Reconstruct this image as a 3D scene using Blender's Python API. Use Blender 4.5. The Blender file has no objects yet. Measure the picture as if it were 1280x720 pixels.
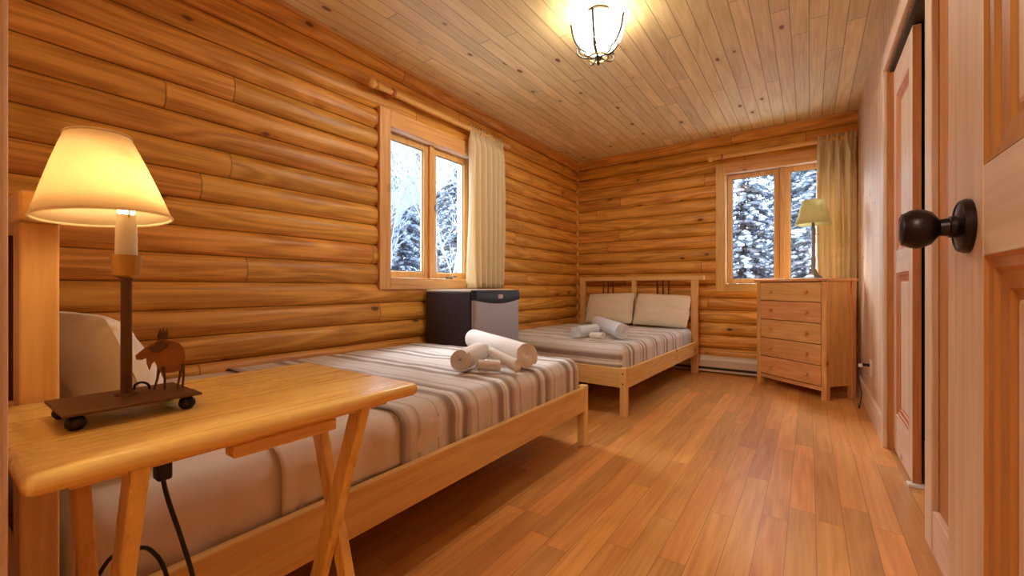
import bpy, bmesh, math, random
from mathutils import Vector, Matrix, noise
PI = math.pi
sc = bpy.context.scene
COL = sc.collection
random.seed(7)

# ------------------------------------------------------------------ helpers
def srgb(r, g, b):
    f = lambda c: (c/255/12.92) if c/255 <= .04045 else ((c/255+.055)/1.055)**2.4
    return (f(r), f(g), f(b), 1.0)

class B:
    """collects shapes into one mesh"""
    def __init__(self):
        self.bm = bmesh.new()
        self.uv = None
    def verts(self, pts):
        return [self.bm.verts.new(p) for p in pts]
    def face(self, vs):
        try:
            return self.bm.faces.new(vs)
        except ValueError:
            return None
    def box(self, x0, x1, y0, y1, z0, z1, bev=0.0, seg=2, mat=None):
        pts = [(x, y, z) for z in (z0, z1) for y in (y0, y1) for x in (x0, x1)]
        if mat: pts = [mat @ Vector(p) for p in pts]
        v = self.verts(pts)
        fs = [self.face([v[i] for i in q]) for q in
              ((0, 2, 3, 1), (4, 5, 7, 6), (0, 1, 5, 4), (2, 6, 7, 3), (0, 4, 6, 2), (1, 3, 7, 5))]
        if bev > 0:
            es = list({e for f in fs for e in f.edges})
            bmesh.ops.bevel(self.bm, geom=es, offset=bev, segments=seg, affect='EDGES', profile=.5)
        return self
    def beam(self, p0, p1, w, h, up=(0, 0, 1), bev=0.0):
        """rectangular bar from p0 to p1; w across, h along 'up'"""
        p0, p1 = Vector(p0), Vector(p1)
        d = (p1-p0); L = d.length; d.normalize()
        s = d.cross(Vector(up)).normalized(); u = s.cross(d).normalized()
        M = Matrix((( s.x, d.x, u.x, p0.x), (s.y, d.y, u.y, p0.y), (s.z, d.z, u.z, p0.z), (0, 0, 0, 1)))
        return self.box(-w/2, w/2, 0, L, -h/2, h/2, bev, 2, M)
    def rings(self, rings, cap0=True, cap1=True, closed=True):
        vs = [self.verts(r) for r in rings]
        n = len(vs[0])
        for a, b in zip(vs, vs[1:]):
            for i in range(n if closed else n-1):
                j = (i+1) % n
                self.face([a[i], a[j], b[j], b[i]])
        if cap0: self.face(list(reversed(vs[0])))
        if cap1: self.face(vs[-1])
        return vs
    def lathe(self, prof, c=(0, 0, 0), n=24, axis='Z', cap=True, mat=None):
        R = []
        for r, h in prof:
            r = max(r, 1e-4)
            ring = []
            for i in range(n):
                a = 2*PI*i/n
                x, y = r*math.cos(a), r*math.sin(a)
                p = {'Z': (x, y, h), 'X': (h, x, y), 'Y': (y, h, x)}[axis]
                p = Vector(p)
                if mat: p = mat @ p
                ring.append(p+Vector(c))
            R.append(ring)
        self.rings(R, cap, cap)
        return self
    def tube(self, pts, r, n=8, cap=True):
        pts = [Vector(p) for p in pts]
        rr = r if isinstance(r, (list, tuple)) else [r]*len(pts)
        t0 = (pts[1]-pts[0]).normalized()
        ref = Vector((0, 0, 1)) if abs(t0.z) < .9 else Vector((1, 0, 0))
        s = t0.cross(ref).normalized()
        R = []
        for i, p in enumerate(pts):
            t = (pts[min(i+1, len(pts)-1)]-pts[max(i-1, 0)]).normalized()
            s = (s - t*s.dot(t)).normalized()
            u = t.cross(s)
            R.append([p+(s*math.cos(2*PI*k/n)+u*math.sin(2*PI*k/n))*rr[i] for k in range(n)])
        self.rings(R, cap, cap)
        return self
    def prism(self, outline, t, M):
        """2-D outline in local xz, thickness t along local y"""
        a = [M @ Vector((x, -t/2, z)) for x, z in outline]
        b = [M @ Vector((x, t/2, z)) for x, z in outline]
        self.rings([a, b])
        return self
    def build(self, name, mat, parent=None, smooth=False, bevel=0.0, subsurf=0, solid=0.0, auto=None):
        bmesh.ops.recalc_face_normals(self.bm, faces=self.bm.faces)
        me = bpy.data.meshes.new(name)
        self.bm.to_mesh(me); self.bm.free()
        o = bpy.data.objects.new(name, me)
        COL.objects.link(o)
        me.materials.append(mat)
        if smooth:
            for p in me.polygons: p.use_smooth = True
            if auto is None: auto = 40
            try: me.set_sharp_from_angle(angle=math.radians(auto))
            except Exception: pass
        if solid:
            m = o.modifiers.new('solid', 'SOLIDIFY'); m.thickness = solid; m.offset = 0
        if bevel:
            m = o.modifiers.new('bevel', 'BEVEL'); m.width = bevel; m.segments = 2; m.limit_method = 'ANGLE'
        if subsurf:
            m = o.modifiers.new('sub', 'SUBSURF'); m.levels = subsurf; m.render_levels = subsurf
        if parent is not None: o.parent = parent
        return o

def thing(name, label, cat, loc=(0, 0, 0), rz=0.0, group=None):
    o = bpy.data.objects.new(name, None)
    COL.objects.link(o)
    o.empty_display_size = .1
    o.location = loc; o.rotation_euler = (0, 0, rz)
    o['label'] = label; o['category'] = cat
    if group: o['group'] = group
    return o
def tag(o, label, cat, group=None, kind=None):
    o['label'] = label; o['category'] = cat
    if group: o['group'] = group
    if kind: o['kind'] = kind
    return o
def struct(o):
    o['kind'] = 'structure'
    return o
def sroot(name, loc=(0, 0, 0), rz=0.0):
    o = bpy.data.objects.new(name, None); COL.objects.link(o)
    o.location = loc; o.rotation_euler = (0, 0, rz); o['kind'] = 'structure'
    return o
def copy_tree(o, parent=None):
    c = o.copy(); COL.objects.link(c)
    if parent is not None: c.parent = parent
    for ch in list(o.children): copy_tree(ch, c)
    return c
def catmull(pts, k=6):
    pts = [Vector(p) for p in pts]; out = []
    P = [pts[0]]+pts+[pts[-1]]
    for i in range(1, len(P)-2):
        a, b, c, d = P[i-1:i+3]
        for j in range(k):
            t = j/k
            out.append(.5*((2*b)+(c-a)*t+(2*a-5*b+4*c-d)*t*t+(-a+3*b-3*c+d)*t**3))
    out.append(pts[-1])
    return out

# ------------------------------------------------------------------ materials
class N:
    def __init__(self, name):
        self.m = bpy.data.materials.new(name); self.m.use_nodes = True
        self.t = self.m.node_tree; self.t.nodes.clear()
        self.out = self.t.nodes.new('ShaderNodeOutputMaterial')
    def n(self, typ, **kw):
        nd = self.t.nodes.new(typ)
        for k, v in kw.items():
            if k.startswith('i_'):
                key = k[2:]
                key = int(key) if key.isdigit() else key.replace('_', ' ')
                self.set(nd.inputs[key], v)
            else: setattr(nd, k, v)
        return nd
    def set(self, sock, v):
        if hasattr(v, 'links') or isinstance(v, bpy.types.NodeSocket): self.t.links.new(v, sock)
        else: sock.default_value = v
    def math(self, op, a, b=0.0, c=None):
        nd = self.t.nodes.new('ShaderNodeMath'); nd.operation = op
        self.set(nd.inputs[0], a); self.set(nd.inputs[1], b)
        if c is not None: self.set(nd.inputs[2], c)
        return nd.outputs[0]
    def comb(self, x, y, z):
        nd = self.t.nodes.new('ShaderNodeCombineXYZ')
        for i, v in enumerate((x, y, z)): self.set(nd.inputs[i], v)
        return nd.outputs[0]
    def mix(self, fac, a, b, mode='MIX'):
        nd = self.t.nodes.new('ShaderNodeMix'); nd.data_type = 'RGBA'; nd.blend_type = mode
        self.set(nd.inputs[0], fac); self.set(nd.inputs[6], a); self.set(nd.inputs[7], b)
        return nd.outputs[2]
    def noise(self, vec, scale=5, detail=3, rough=.5, dist=0.0):
        nd = self.n('ShaderNodeTexNoise'); self.set(nd.inputs['Vector'], vec)
        nd.inputs['Scale'].default_value = scale; nd.inputs['Detail'].default_value = detail
        nd.inputs['Roughness'].default_value = rough; nd.inputs['Distortion'].default_value = dist
        return nd.outputs[0]
    def ramp(self, fac, stops, interp='LINEAR'):
        nd = self.n('ShaderNodeValToRGB'); self.set(nd.inputs[0], fac)
        r = nd.color_ramp; r.interpolation = interp
        while len(r.elements) < len(stops): r.elements.new(.5)
        for e, (p, c) in zip(r.elements, stops):
            e.position = p; e.color = c if len(c) == 4 else (*c, 1)
        return nd.outputs[0]
    def smooth(self, x, lo, hi, a=0.0, b=1.0):
        nd = self.n('ShaderNodeMapRange'); nd.interpolation_type = 'SMOOTHSTEP'
        self.set(nd.inputs[0], x)
        for i, v in ((1, lo), (2, hi), (3, a), (4, b)): nd.inputs[i].default_value = v
        return nd.outputs[0]
    def bsdf(self, col, rough=.5, metal=0.0, spec=.5, bump=None, bstr=.3, bdist=.01, **kw):
        p = self.n('ShaderNodeBsdfPrincipled')
        self.set(p.inputs['Base Color'], col); self.set(p.inputs['Roughness'], rough)
        p.inputs['Metallic'].default_value = metal
        p.inputs['Specular IOR Level'].default_value = spec
        for k, v in kw.items(): self.set(p.inputs[k.replace('_', ' ')], v)
        if bump is not None:
            b = self.n('ShaderNodeBump'); b.inputs['Strength'].default_value = bstr
            b.inputs['Distance'].default_value = bdist
            self.set(b.inputs['Height'], bump)
            self.t.links.new(b.outputs[0], p.inputs['Normal'])
        return p.outputs[0]
    def done(self, sh):
        self.t.links.new(sh, self.out.inputs['Surface'])
        return self.m

def wood(name, dark, light, axis='Y', plank=None, rough=.45, spec=.4, knots=.5, knot_col=(92, 48, 22),
         vary=.25, fine=1.0, gap=True, red=None, bstr=.15, gapw=.012, sat=0.0, gapd=.62, huev=.02, ringw=.17):
    """procedural wood. axis: grain direction. plank=(across axis, width, length, offset)"""
    g = N(name)
    tc = g.n('ShaderNodeTexCoord').outputs['Object']
    sp = g.n('ShaderNodeSeparateXYZ'); g.set(sp.inputs[0], tc)
    ax = {'X': sp.outputs[0], 'Y': sp.outputs[1], 'Z': sp.outputs[2]}
    along = ax[axis]
    rest = [k for k in 'XYZ' if k != axis]
    a, c = ax[rest[0]], ax[rest[1]]
    oi = g.n('ShaderNodeObjectInfo').outputs['Random']
    if plank:
        aa = ax[plank[0]]
        rowf = g.math('DIVIDE', g.math('SUBTRACT', aa, plank[3]), plank[1])
        row = g.math('FLOOR', rowf); fr = g.math('FRACT', rowf)
        w1 = g.n('ShaderNodeTexWhiteNoise', noise_dimensions='1D'); g.set(w1.inputs['W'], row)
        lf = g.math('ADD', g.math('DIVIDE', along, plank[2]), g.math('MULTIPLY', w1.outputs[0], 9.7))
        li = g.math('FLOOR', lf); lfr = g.math('FRACT', lf)
        w2 = g.n('ShaderNodeTexWhiteNoise', noise_dimensions='2D')
        g.set(w2.inputs['Vector'], g.comb(row, li, 0.0))
        rnd = w2.outputs[0]
        s3 = g.n('ShaderNodeSeparateColor'); g.set(s3.inputs[0], w2.outputs[1])
        rnd2 = s3.outputs[1]
    else:
        rnd = oi; rnd2 = g.math('FRACT', g.math('MULTIPLY', oi, 17.31))
    off = g.math('MULTIPLY', rnd, 37.0); off2 = g.math('MULTIPLY', rnd2, 21.0)
    A = g.math('ADD', a, off); C = g.math('ADD', c, off2)
    Lg = g.math('ADD', along, off)
    v_f = g.comb(g.math('MULTIPLY', A, 95*fine), g.math('MULTIPLY', Lg, 3.5*fine), g.math('MULTIPLY', C, 95*fine))
    v_c = g.comb(g.math('MULTIPLY', A, 7*fine), g.math('MULTIPLY', Lg, .7*fine), g.math('MULTIPLY', C, 7*fine))
    n1 = g.noise(v_f, 1.0, 4, .6, .3)
    n2 = g.noise(v_c, 1.0, 2, .5, .6)
    ring = g.math('MULTIPLY_ADD', g.math('SINE', g.math('MULTIPLY', n2, 46.0)), .5, .5)
    fac = g.math('ADD', g.math('MULTIPLY', n1, .97-ringw), g.math('MULTIPLY', ring, ringw))
    fac = g.math('ADD', fac, g.math('MULTIPLY', n2, .15))
    col = g.ramp(fac, [(.28, srgb(*dark)), (.72, srgb(*light))])
    hsv = g.n('ShaderNodeHueSaturation'); g.set(hsv.inputs['Color'], col)
    g.set(hsv.inputs['Value'], g.math('MULTIPLY_ADD', rnd2, vary, 1-vary*.5))
    g.set(hsv.inputs['Hue'], g.math('MULTIPLY_ADD', rnd, huev, .5-huev/2))
    g.set(hsv.inputs['Saturation'], 1.0+sat)
    col = hsv.outputs[0]
    if red:
        col = g.mix(g.smooth(rnd, red[0], red[0]+.02, 0, red[2]), col, srgb(*red[1]))
    if knots > 0:
        v_k = g.comb(g.math('MULTIPLY', A, 6.6), g.math('MULTIPLY', Lg, 3.4), g.math('MULTIPLY', C, 6.6))
        vo = g.n('ShaderNodeTexVoronoi'); g.set(vo.inputs['Vector'], v_k)
        vo.inputs['Scale'].default_value = 1.0
        sc3 = g.n('ShaderNodeSeparateColor'); g.set(sc3.inputs[0], vo.outputs['Color'])
        on = g.smooth(sc3.outputs[0], 1-knots, 1-knots+.05)
        d = g.math('ADD', vo.outputs['Distance'], g.math('MULTIPLY', n1, .05))
        k = g.math('MULTIPLY', g.smooth(d, .10, .155, 1, 0), on)
        halo = g.math('MULTIPLY', g.smooth(d, .15, .38, .4, 0), on)
        col = g.mix(halo, col, srgb(*dark))
        col = g.mix(g.math('MULTIPLY', k, .85), col, srgb(*knot_col))
    h = g.math('MULTIPLY', fac, .5)
    if plank and gap:
        e = g.math('MINIMUM', fr, g.math('SUBTRACT', 1.0, fr))
        gm = g.smooth(e, gapw, gapw*3.2, 1, 0)
        e2 = g.math('MULTIPLY', g.math('MINIMUM', lfr, g.math('SUBTRACT', 1.0, lfr)), plank[2]/plank[1])
        gm = g.math('MAXIMUM', gm, g.smooth(e2, gapw, gapw*3.2, 1, 0))
        col = g.mix(g.math('MULTIPLY', gm, gapd), col, srgb(70, 36, 16))
        h = g.math('SUBTRACT', h, g.math('MULTIPLY', gm, 1.2))
    elif plank:
        e2 = g.math('MULTIPLY', g.math('MINIMUM', lfr, g.math('SUBTRACT', 1.0, lfr)), plank[2]/plank[1])
        gm = g.smooth(e2, .008, .02, 1, 0)
        col = g.mix(g.math('MULTIPLY', gm, .5), col, srgb(80, 44, 20))
    rg = g.math('MULTIPLY_ADD', n1, .15, rough-.07)
    return g.done(g.bsdf(col, rg, spec=spec, bump=h, bstr=bstr, bdist=.004))

def plain(name, c, rough=.5, metal=0.0, spec=.5, mottling=.08, scale=30, bstr=.05, **kw):
    g = N(name)
    tc = g.n('ShaderNodeTexCoord').outputs['Object']
    n = g.noise(tc, scale, 4, .6)
    col = g.mix(g.math('MULTIPLY', n, mottling*2), srgb(*c), srgb(*[x*.72 for x in c]))
    return g.done(g.bsdf(col, g.math('MULTIPLY_ADD', n, .1, rough-.05), metal, spec, bump=n, bstr=bstr, bdist=.003, **kw))

def fabric(name, c, scale=420, bstr=.25, var=.12, rough=.95, big=0.0, trans=0.0):
    g = N(name)
    tc = g.n('ShaderNodeTexCoord').outputs['Object']
    n = g.noise(tc, scale, 2, .7); n2 = g.noise(tc, 6, 3, .55)
    col = g.mix(g.math('MULTIPLY', n, var*2), srgb(*c), srgb(*[x*.8 for x in c]))
    h = g.math('ADD', g.math('MULTIPLY', n, .3), g.math('MULTIPLY', n2, big))
    sh = g.bsdf(col, rough, spec=.15, bump=h, bstr=bstr, bdist=.006, Sheen_Weight=.15)
    if trans:
        tr = g.n('ShaderNodeBsdfTranslucent'); g.set(tr.inputs[0], col)
        mx = g.n('ShaderNodeMixShader'); mx.inputs[0].default_value = trans
        g.t.links.new(sh, mx.inputs[1]); g.t.links.new(tr.outputs[0], mx.inputs[2])
        sh = mx.outputs[0]
    return g.done(sh)

def emit(name, c, strength):
    g = N(name)
    e = g.n('ShaderNodeEmission'); e.inputs[0].default_value = srgb(*c); e.inputs[1].default_value = strength
    return g.done(e.outputs[0])

LOG_H = .134; LOG_Z0 = 1.065-8*.134
M = {}
M['log_left'] = wood('log_left', (174, 108, 36), (230, 168, 76), 'Y', ('Z', LOG_H, 2.7, LOG_Z0), .42, .35, .6, (80, 40, 18), .20, .8, gapw=.010, huev=.010, ringw=.24)
M['log_back'] = wood('log_back', (174, 108, 36), (230, 168, 76), 'X', ('Z', LOG_H, 2.9, LOG_Z0), .42, .35, .6, (80, 40, 18), .20, .8, gapw=.010, huev=.010, ringw=.24)
M['floor'] = wood('floor_wood', (200, 132, 64), (228, 166, 94), 'Y', ('X', .087, .86, .02), .34, .45, 0, vary=.34, fine=.8, bstr=.06, gapw=.006, gapd=.5, huev=.010)
M['ceil'] = wood('ceiling_wood', (220, 198, 142), (246, 230, 182), 'Y', ('X', .094, 2.3, .0), .5, .3, .85, (112, 66, 38), .2, .9, bstr=.2, gapw=.012, gapd=.55, huev=.012)
M['panel'] = wood('wall_panel_wood', (206, 170, 132), (234, 204, 168), 'Z', ('Y', .10, 3.0, .0), .45, .35, .4, (120, 66, 36), .16, .9, bstr=.25, gapw=.02)
PINE_D, PINE_L = (214, 164, 98), (238, 196, 130)
for k in 'XYZ':
    M['pine'+k] = wood('pine_'+k, PINE_D, PINE_L, k, None, .45, .35, .35, (120, 62, 30), .10)
    M['trim'+k] = wood('trim_'+k, (200, 146, 78), (228, 178, 108), k, None, .42, .35, .3, (110, 58, 28), .10)
    M['pale'+k] = wood('pale_pine_'+k, (210, 178, 146), (232, 206, 178), k, None, .42, .4, .32, (120, 66, 40), .08)
    M['red'+k] = wood('red_pine_'+k, (172, 108, 54), (200, 134, 74), k, None, .42, .35, .25, (100, 46, 22), .08)  # reddish boards, also pale door wood coloured as if in shade
    M['tray'+k] = wood('tray_'+k, (222, 172, 84), (240, 198, 114), k, None, .28, .5, .15, (160, 90, 40), .06)
    M['chest'+k] = wood('chest_pine_'+k, (202, 140, 80), (230, 174, 108), k, None, .42, .35, .45, (116, 58, 28), .12)
M['sheet'] = fabric('sheet_fabric', (228, 214, 202), 500, .3, .08, big=1.2)
M['sheet_blue'] = fabric('sheet_blue_fabric', (196, 206, 210), 500, .25, .08, big=.8)
M['pillow'] = fabric('pillow_fabric', (234, 220, 196), 500, .3, .08, big=1.5)
M['towel'] = fabric('towel_fabric', (240, 232, 222), 260, .9, .22, big=.6)
M['towel_white'] = fabric('towel_white_fabric', (226, 230, 236), 260, .9, .22, big=.6)
M['curtain'] = fabric('curtain_fabric', (238, 218, 176), 380, .25, .08, big=.3, trans=.2)
M['bronze'] = plain('bronze_metal', (52, 42, 42), .34, .75, .6, .2, 60)
M['iron'] = plain('iron_metal', (74, 68, 56), .5, .6, .5, .25, 50)
M['rust'] = plain('rust_metal', (120, 84, 52), .45, .7, .5, .35, 40, .1)
M['rust_light'] = plain('rust_light_metal', (176, 112, 50), .45, .55, .5, .35, 60, .1)
M['black'] = plain('black_plastic', (26, 24, 28), .45, 0, .4, .1, 200)
M['white'] = plain('white_plastic', (226, 222, 214), .45, 0, .4, .03, 80)
M['enamel'] = plain('enamel_metal', (214, 202, 182), .4, 0, .4, .05, 60)
M['fridge_black'] = plain('fridge_black', (60, 54, 64), .5, 0, .4, .15, 500, .1)
M['chrome'] = plain('chrome_metal', (205, 205, 205), .25, 1.0, .5, .05, 50)
M['pewter'] = plain('pewter_metal', (140, 140, 138), .45, .3, .5, .2, 60)
M['dowel'] = plain('dark_dowel', (92, 46, 22), .5, 0, .35, .2, 40)
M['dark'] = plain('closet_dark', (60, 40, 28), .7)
M['plaster'] = plain('hall_plaster', (196, 170, 140), .8, 0, .2, .05, 8)
M['brass'] = plain('brass_metal', (206, 160, 78), .3, .9, .5, .1, 60)

def steel():
    g = N('brushed_steel')
    tc = g.n('ShaderNodeTexCoord').outputs['Object']
    mp = g.n('ShaderNodeMapping'); mp.inputs['Scale'].default_value = (3, 3, 260); g.set(mp.inputs[0], tc)
    n = g.noise(mp.outputs[0], 1, 3, .6)
    col = g.mix(n, srgb(168, 166, 166), srgb(190, 188, 188))
    return g.done(g.bsdf(col, g.math('MULTIPLY_ADD', n, .15, .34), .85, .5, bump=n, bstr=.05, bdist=.001))
M['steel'] = steel()

def stripes(name, s0, period=.301):
    g = N(name)
    uv = g.n('ShaderNodeUVMap'); uv.uv_map = 'UVMap'
    sp = g.n('ShaderNodeSeparateXYZ'); g.set(sp.inputs[0], uv.outputs[0])
    tc = g.n('ShaderNodeTexCoord').outputs['Object']
    wob = g.math('MULTIPLY', g.math('SUBTRACT', g.noise(tc, 5, 2), .5), .012)
    s = g.math('ADD', sp.outputs[0], wob)
    t = g.math('FRACT', g.math('ADD', g.math('DIVIDE', g.math('SUBTRACT', s, s0), period), .5))
    base, br, br2, wh = srgb(226, 220, 214), srgb(150, 134, 124), srgb(190, 176, 166), srgb(244, 242, 238)
    st = [(0, base), (.10, base), (.12, br2), (.14, base), (.22, base), (.27, br2), (.31, br), (.39, br), (.41, br2),
          (.43, wh), (.455, br2), (.475, wh), (.525, wh), (.545, br2), (.57, br), (.62, br), (.65, br2), (.68, br2),
          (.72, base), (.78, base), (.83, br2), (.86, base), (1, base)]
    col = g.ramp(t, st)
    fine = g.math('MULTIPLY_ADD', g.math('SINE', g.math('MULTIPLY', s, 900.0)), .5, .5)
    weave = g.noise(g.comb(g.math('MULTIPLY', s, 420.0), g.math('MULTIPLY', sp.outputs[1], 30.0), 0.0), 1, 2, .6)
    col = g.mix(g.math('MULTIPLY', weave, .35), col, srgb(176, 152, 134))
    n2 = g.noise(tc, 7, 3, .55)
    h = g.math('ADD', g.math('MULTIPLY', fine, .2), n2)
    return g.done(g.bsdf(col, .9, spec=.2, bump=h, bstr=.3, bdist=.008, Sheen_Weight=.15))
M['blanket_near'] = stripes('blanket_near', 1.08)
M['blanket_far'] = stripes('blanket_far', 1.03, .26)

def shade_mat(name, c, trans):
    g = N(name)
    tc = g.n('ShaderNodeTexCoord').outputs['Object']
    n = g.noise(tc, 26, 4, .6)
    col = g.mix(g.math('MULTIPLY', n, .3), srgb(*c), srgb(*[x*.8 for x in c]))
    d = g.n('ShaderNodeBsdfDiffuse'); g.set(d.inputs[0], col)
    tr = g.n('ShaderNodeBsdfTranslucent'); g.set(tr.inputs[0], col)
    mx = g.n('ShaderNodeMixShader'); mx.inputs[0].default_value = trans
    g.t.links.new(d.outputs[0], mx.inputs[1]); g.t.links.new(tr.outputs[0], mx.inputs[2])
    return g.done(mx.outputs[0])
M['shade'] = shade_mat('lampshade_linen', (246, 230, 200), .6)
M['shade_cool'] = shade_mat('lampshade_cream', (240, 234, 188), .6)
def bowl_mat():
    g = N('lit_glass_bowl')
    e = g.n('ShaderNodeEmission'); e.inputs[0].default_value = srgb(255, 242, 220); e.inputs[1].default_value = 2.4
    tr = g.n('ShaderNodeBsdfTransparent'); mx = g.n('ShaderNodeMixShader'); mx.inputs[0].default_value = .45
    g.t.links.new(tr.outputs[0], mx.inputs[1]); g.t.links.new(e.outputs[0], mx.inputs[2])
    return g.done(mx.outputs[0])
M['bowl'] = bowl_mat()
M['bulb'] = emit('lit_bulb', (255, 214, 150), 14.0)

def pane_mat():
    g = N('window_glass')
    tr = g.n('ShaderNodeBsdfTransparent'); gl = g.n('ShaderNodeBsdfGlossy')
    gl.inputs['Roughness'].default_value = .02
    lw = g.n('ShaderNodeLayerWeight'); lw.inputs[0].default_value = .5
    fr = g.math('MULTIPLY_ADD', g.math('POWER', lw.outputs['Facing'], 5.0), .9, .035)
    mx = g.n('ShaderNodeMixShader'); g.set(mx.inputs[0], fr)
    g.t.links.new(tr.outputs[0], mx.inputs[1]); g.t.links.new(gl.outputs[0], mx.inputs[2])
    return g.done(mx.outputs[0])
M['pane'] = pane_mat()
M['jamb'] = wood('jamb_wood', (92, 74, 60), (118, 96, 78), 'Z', None, .5, .3, .2)  # pale jamb wood, colour darkened to stand for shade
M['snow'] = plain('snow', (152, 164, 184), .9, 0, .2, .03, 6, .2)  # snow greyed in colour to offset the raised daylight, needles likewise
M['needles'] = plain('needles', (92, 108, 120), .8, 0, .2, .5, 9)
M['bark'] = plain('bark', (96, 84, 80), .9, 0, .1, .4, 14, .4)
M['frost'] = plain('frosted_twigs', (160, 170, 184), .9, 0, .1, .3, 20)
WORLD, E_SUN, E_CEIL, E_LAMP, E_HALL_FILL, EXPO = 5.5, 14.0, 74.0, 0.25, 26.0, 1.06
# ------------------------------------------------------------------ room
XL, XR, YF, YB, ZC = -2.46, .36, .04, 4.955, 2.512
def log_bulge(z):
    t = ((z-LOG_Z0)/LOG_H) % 1.0
    return .034*(1-abs(2*t-1)**2.9)
def log_wall(name, mat, along0, along1, hole, to_world, thick=.16):
    """heightfield of half logs with a rectangular hole (a0,a1,z0,z1)"""
    zs = set()
    k = 0
    z = LOG_Z0-LOG_H
    n = 12
    while z < ZC+.02:
        for i in range(n):
            zz = z+LOG_H*i/n
            if -.001 <= zz <= ZC: zs.add(round(zz, 5))
        z += LOG_H
    zs |= {0.0, ZC, hole[2], hole[3]}
    zs = sorted(zs)
    al = [along0, hole[0], hole[1], along1]
    b = B()
    cache = {}
    def P(i, j, out):
        key = (i, j, out)
        if key not in cache:
            d = thick if out else -log_bulge(zs[j])
            cache[key] = b.bm.verts.new(to_world(al[i], d, zs[j]))
        return cache[key]
    for out in (False, True):
        for i in range(3):
            for j in range(len(zs)-1):
                if i == 1 and zs[j] >= hole[2]-1e-6 and zs[j+1] <= hole[3]+1e-6: continue
                b.face([P(i, j, out), P(i+1, j, out), P(i+1, j+1, out), P(i, j+1, out)])
    o = b.build(name, mat, smooth=True, auto=50)
    return struct(o)
W1 = (1.948, 2.872, .975, 2.044)      # opening in left wall: Y0,Y1,z0,z1
W2 = (-.716, .276, .945, 2.098)       # opening in back wall: X0,X1,z0,z1
log_wall('wall_left', M['log_left'], YF-.1, YB+.14, W1, lambda a, d, z: (XL-d, a, z))
log_wall('wall_back', M['log_back'], XL-.14, XR+.8, W2, lambda a, d, z: (a, YB+d, z))

b = B(); b.box(XL-.16, 1.2, -2.2, YB+.16, -.12, 0); struct(b.build('floor', M['floor']))
b = B(); b.box(XL-.16, 1.2, -2.2, YB+.16, ZC, ZC+.12); struct(b.build('ceiling', M['ceil']))
# right wall with the closet opening
CY0, CY1, CZ = 2.10, 3.15, 2.12
b = B()
b.box(XR, XR+.10, CY1, YB, 0, ZC); b.box(XR, XR+.10, CY0, CY1, CZ, ZC)
struct(b.build('wall_right', M['panel']))
b = B(); b.box(XR, XR+.10, YF-.10, CY0, 0, ZC); struct(b.build('wall_near', M['redZ']))
# closet interior
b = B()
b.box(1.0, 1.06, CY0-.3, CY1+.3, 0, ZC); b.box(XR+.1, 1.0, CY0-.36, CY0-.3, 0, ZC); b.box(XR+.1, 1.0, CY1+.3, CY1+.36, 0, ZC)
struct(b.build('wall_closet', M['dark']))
# front wall with the entry opening, and the hall behind the viewpoint
EX0, EX1 = -.62, .20
b = B()
b.box(XL-.16, EX0-.02, YF-.12, YF, 0, ZC); b.box(EX1+.02, XR, YF-.12, YF, 0, ZC); b.box(EX0-.02, EX1+.02, YF-.12, YF, 2.08, ZC)
struct(b.build('wall_front', M['panel']))
b = B()
b.box(-1.5, 1.2, -2.2, -2.1, 0, ZC); b.box(-1.5, -1.4, -2.1, YF-.12, 0, ZC); b.box(1.1, 1.2, -2.1, YF-.12, 0, ZC)
b.box(XR, 1.2, YF-.12, YF-.06, 0, ZC)
struct(b.build('wall_hall', M['plaster']))
# entry jamb and casing
d3 = sroot('door_3')
b = B(); b.box(EX0-.02, EX0, YF-.13, YF+.004, 0, 2.08); b.box(EX1, EX1+.02, YF-.13, YF+.004, 0, 2.08); b.box(EX0-.02, EX1+.02, YF-.13, YF+.004, 2.06, 2.08)
b.build('door_jamb', M['jamb'], d3, bevel=.002)
b = B(); b.box(EX0-.09, EX0-.006, YF, YF+.014, 0, 2.14); b.box(EX0-.09, EX1+.1, YF, YF+.014, 2.08, 2.16)
b.build('door_casing', M['paleZ'], d3, bevel=.003)
b = B(); b.box(EX0-.001, EX0+.002, YF-.055, YF-.005, 1.075, 1.115); b.box(EX0-.001, EX0+.002, YF-.055, YF-.005, .655, .69)
b.build('strike_plate', M['iron'], d3)

# trims, baseboards
b = B(); b.box(XL+.005, XL+.035, YB-.035, YB-.005, 0, ZC-.01, .008); struct(b.build('trim_1', M['trimZ']))
b = B(); b.box(XR-.018, XR+.002, CY1+.105, YB-.03, 0, .15, .004); struct(b.build('baseboard_right', M['paleY']))
b = B(); b.box(XR-.018, XR+.002, YF, CY0-.105, 0, .145, .004); struct(b.build('baseboard_near', M['paleY']))
b = B(); b.box(XL+.03, XR-.03, YB-.045, YB-.0, ZC-.022, ZC-.001, .006); struct(b.build('trim_2', M['trimX']))
b = B(); b.box(XL+.01, XL+.045, YF, YB-.05, ZC-.022, ZC-.001, .006); struct(b.build('trim_3', M['trimY']))
# closet casing
cz = sroot('trim_4')
b = B(); b.box(XR-.02, XR+.0, CY0-.10, CY0, 0, CZ, .004); b.build('casing_board', M['paleZ'], cz)
b = B(); b.box(XR-.02, XR+.0, CY1, CY1+.10, 0, CZ, .004); b.build('casing_board', M['paleZ'], cz)
b = B(); b.box(XR-.02, XR+.0, CY0-.10, CY1+.10, CZ, CZ+.10, .004); b.build('casing_board', M['paleY'], cz)
b = B(); b.box(XR, XR+.10, CY1-.018, CY1, 0, CZ); b.build('jamb_board', M['redZ'], cz)  # board coloured redder to paint the shade on its camera-facing side
b = B(); b.box(XR+.005, XR+.10, CY0, CY1, CZ-.02, CZ); b.build('door_track', M['iron'], cz)
b = B(); b.box(XR+.005, XR+.075, 2.592, 2.64, 0, .014, .003); b.build('floor_guide', M['white'], cz)

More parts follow.
